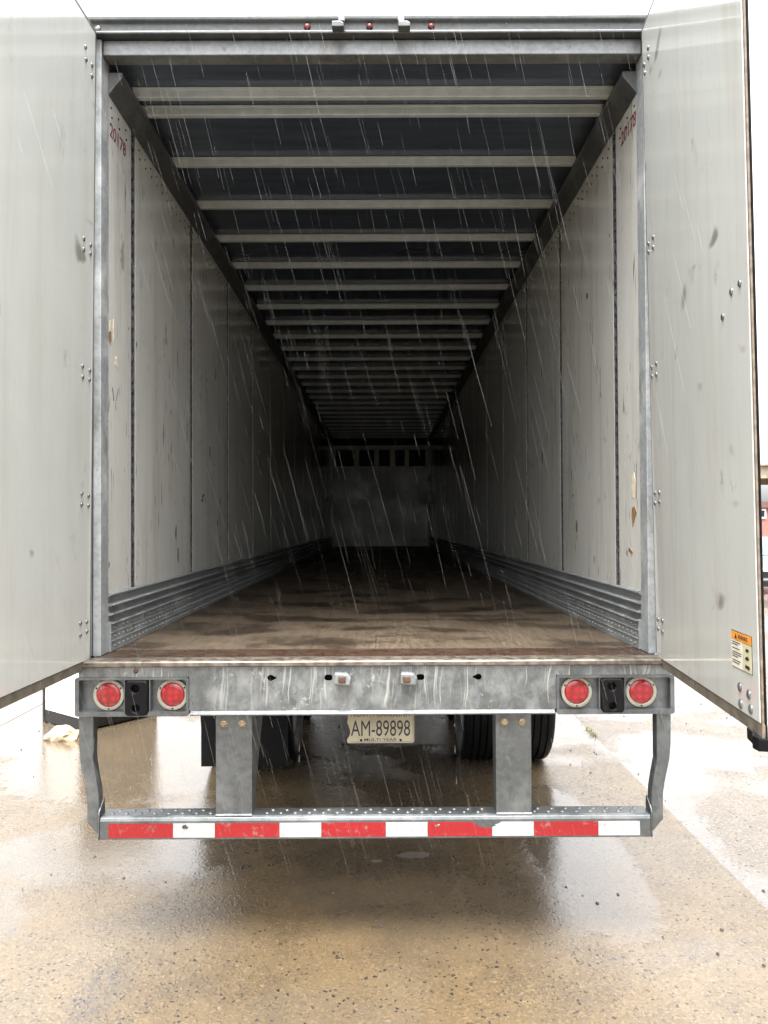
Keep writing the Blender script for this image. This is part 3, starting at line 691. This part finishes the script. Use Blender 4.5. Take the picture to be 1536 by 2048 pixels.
# loose grit and dark bits on the pavement
m = MB(); r3 = random.Random(11)
for i in range(260):
    x, y = r3.uniform(-3.2, 4.5), r3.uniform(-1.0, 6)
    s_ = r3.choice((.003, .004, .005, .006, .008)) * (1 if x < 1.8 else 1.5)
    z0 = 0 if -3.4 < x < 1.84 else -.012
    m.lathe([(s_*.8, 0), (s_, s_*.4), (s_*.5, s_*.9)], (x, y, z0+.0004), 'z', 6)
for (x, y, s_) in ((1.06, .25, .010), (1.55, .0, .010), (.95, .42, .007), (1.01, .33, .005), (-.72, .68, .008), (1.28, 2.95, .010), (1.55, 2.2, .010), (1.45, 2.4, .007), (.02, .05, .012)):
    m.lathe([(s_*.8, 0), (s_, s_*.3), (s_*.4, s_*.7)], (x, y, .0006), 'z', 7)
grit = m.build('loose_grit', 'dark_pebble'); grit['kind'] = 'stuff'; grit['label'] = 'dark grit and crumbs scattered over the wet concrete'; grit['category'] = 'grit'

def weed(c, n, label):
    m = MB(); r4 = random.Random(2)
    for i in range(n):
        a = r4.uniform(0, 6.28); l = r4.uniform(.03, .075); q = Vector((r4.uniform(-.02, .02), r4.uniform(-.14, .14), 0)); w_ = .003
        dv = Vector((math.cos(a), math.sin(a), 0)); sd_ = Vector((-dv.y, dv.x, 0))*w_
        m.add([q-sd_, q+sd_, q+dv*l*.4+Vector((0, 0, l*.5))+sd_, q+dv*l*.4+Vector((0, 0, l*.5))-sd_, q+dv*l+Vector((0, 0, l*.45))], [(0, 1, 2, 3), (3, 2, 4)])
    o = m.build('weed_tuft', 'weed_green'); o.location = c; tag(o, label, 'weed')
weed((1.85, 3.3, -.008), 60, 'straggling dry weeds growing in the joint of the concrete')

# brick building, car and canopy beyond the right door
BLD = empty('brick_building', (30, 42, 0)); tag(BLD, 'low red brick building with white framed windows behind the parked car', 'building')
MB().box(-11, 12, -2, 10, -.012, 2.62).build('wall', 'brick_wall', BLD)
MB().box(-11.2, 12.2, -2.2, 10.2, 2.621, 2.95).build('roof_fascia', 'fascia_brown', BLD)
for i in range(8):
    x0 = -10.4 + i*2.7
    wf = MB().box(x0, x0+1.9, -2.06, -2.001, 2.0, 2.56).build('window', 'white_paint', BLD)
    MB().box(x0+.1, x0+.9, -2.09, -2.061, 2.12, 2.46).build('pane', 'window_dark', wf)
    MB().box(x0+1.0, x0+1.8, -2.09, -2.061, 2.12, 2.46).build('pane', 'window_dark', wf)

CN = empty('timber_canopy', (16, 20, 0)); tag(CN, 'open canopy with a weathered timber edge beam beyond the right door', 'canopy')
MB().box(-4.7, 6, -.1, .1, 3.14, 3.52).build('edge_beam', 'timber', CN, .01)
MB().box(-4.7, 6, 3.9, 4.1, 3.14, 3.52).build('edge_beam', 'timber', CN, .01)
for i in range(8): MB().box(-4.4+i*1.4, -4.3+i*1.4, .101, 3.899, 3.3, 3.5).build('joist', 'timber', CN)
MB().box(-4.75, 6.05, -.2, 4.2, 3.521, 3.56).build('roof_deck', 'timber', CN)
for x in (-3.2, 5.6):
    for y in (0, 4): MB().box(x-.09, x+.09, y-.09, y+.09, -.012, 3.139).build('post', 'timber', CN, .008)

def car():
    C = empty('parked_car', (10.15, 16.2, -.012)); tag(C, 'silver parked car with teal tinted windscreen seen past the right door', 'car')
    W2 = .88
    body = [(0, .30), (0, .62), (.12, .72), (1.2, .92), (4.0, .98), (4.45, .92), (4.5, .35), (4.2, .25), (.25, .25)]
    MB().prism(body, -W2, W2, 'x').build('body', 'silver_paint', C, .06, True, 3)
    cab = [(1.15, .90), (1.95, 1.36), (2.2, 1.42), (3.3, 1.42), (3.5, 1.38), (4.15, .95)]
    MB().prism(cab, -W2+.10, W2-.10, 'x').build('cabin', 'silver_paint', C, .05, True, 3)
    wsn = MB().add([(-W2+.14, 1.19, .955), (W2-.14, 1.19, .955), (W2-.2, 1.90, 1.362), (-W2+.2, 1.90, 1.362), (-W2+.14, 1.23, .93), (W2-.14, 1.23, .93), (W2-.2, 1.94, 1.33), (-W2+.2, 1.94, 1.33)], [(0, 1, 2, 3), (4, 7, 6, 5), (0, 4, 5, 1), (1, 5, 6, 2), (2, 6, 7, 3), (3, 7, 4, 0)]).build('windscreen', 'teal_glass', C)
    for sx in (-1, 1):
        MB().prism([(1.62, .99), (2.08, 1.33), (3.25, 1.33), (3.75, .99)], min(sx*(W2-.094), sx*(W2-.11)), max(sx*(W2-.094), sx*(W2-.11)), 'x').build('side_window', 'teal_glass', C)
        MB().box(min(sx*.50, sx*.84), max(sx*.50, sx*.84), -.012, .05, .60, .70).build('headlight', 'label_white', C, .01)
        for y in (.85, 3.65): MB().lathe([(.20, -.1), (.31, -.1), (.325, -.08), (.325, .08), (.31, .1), (.20, .1)], (sx*.80, y, .325), 'x', 24).build('wheel', 'tyre_rubber', C, smooth=2)
    MB().box(-.80, .80, -.02, .03, .42, .585).build('grille', 'black_paint', C, .01)
    MB().box(-.86, .86, -.03, .05, .20, .36).build('lower_bumper', 'black_paint', C, .02)
car()

# ---------------- falling rain between the camera and the open doors: thin threads of water
m = MB(); r5 = random.Random(21)
vd = Vector((.25, .10, -1)).normalized()
def thread(p, l, r, v):
    u1 = v.orthogonal().normalized(); u2 = v.cross(u1); n = 6
    ring = lambda c, rr: [tuple(c + u1*rr*math.cos(2*math.pi*i/n) + u2*rr*math.sin(2*math.pi*i/n)) for i in range(n)]
    vs = [tuple(p)] + ring(p+v*l*.15, r*.7) + ring(p+v*l*.75, r) + ring(p+v*l*.96, r*.8) + [tuple(p+v*l)]
    fs = [(0, 1+(i+1) % n, 1+i) for i in range(n)] + [(1+k*n+i, 1+k*n+(i+1) % n, 1+(k+1)*n+(i+1) % n, 1+(k+1)*n+i) for k in range(2) for i in range(n)]
    fs += [(1+2*n+i, 1+2*n+(i+1) % n, 2+3*n-1) for i in range(n)]
    m.add(vs, fs)
for i in range(900):
    y = r5.uniform(-2.3, -.05); dd = y+3.515
    x = r5.uniform(-.47, .45)*dd; z = 1.83 + dd*r5.uniform(-.40, .66)
    if z > 4.6 or abs(x) > 1.2: continue
    v = (vd + Vector((r5.gauss(0, .025), r5.gauss(0, .05), 0))).normalized()
    l = r5.uniform(.03, .065)*dd*r5.choice((.6, 1, 1, 1.8, 2.8)); thread(Vector((x, y, z)), l, r5.uniform(.00010, .00028)*dd/2, v)
for x in (-1.225, -1.06, -.97, -.33, .35, .9):          # drips off the sill
    for k in range(3): thread(Vector((x+r5.uniform(-.004, .004), -.112, r5.uniform(.55, .97))), r5.uniform(.02, .05), .0016, Vector((0, 0, -1)))
rain = m.build('falling_rain', 'water', smooth=True); rain['kind'] = 'stuff'; rain['label'] = 'slanting rain falling in front of the open trailer'; rain['category'] = 'rain'
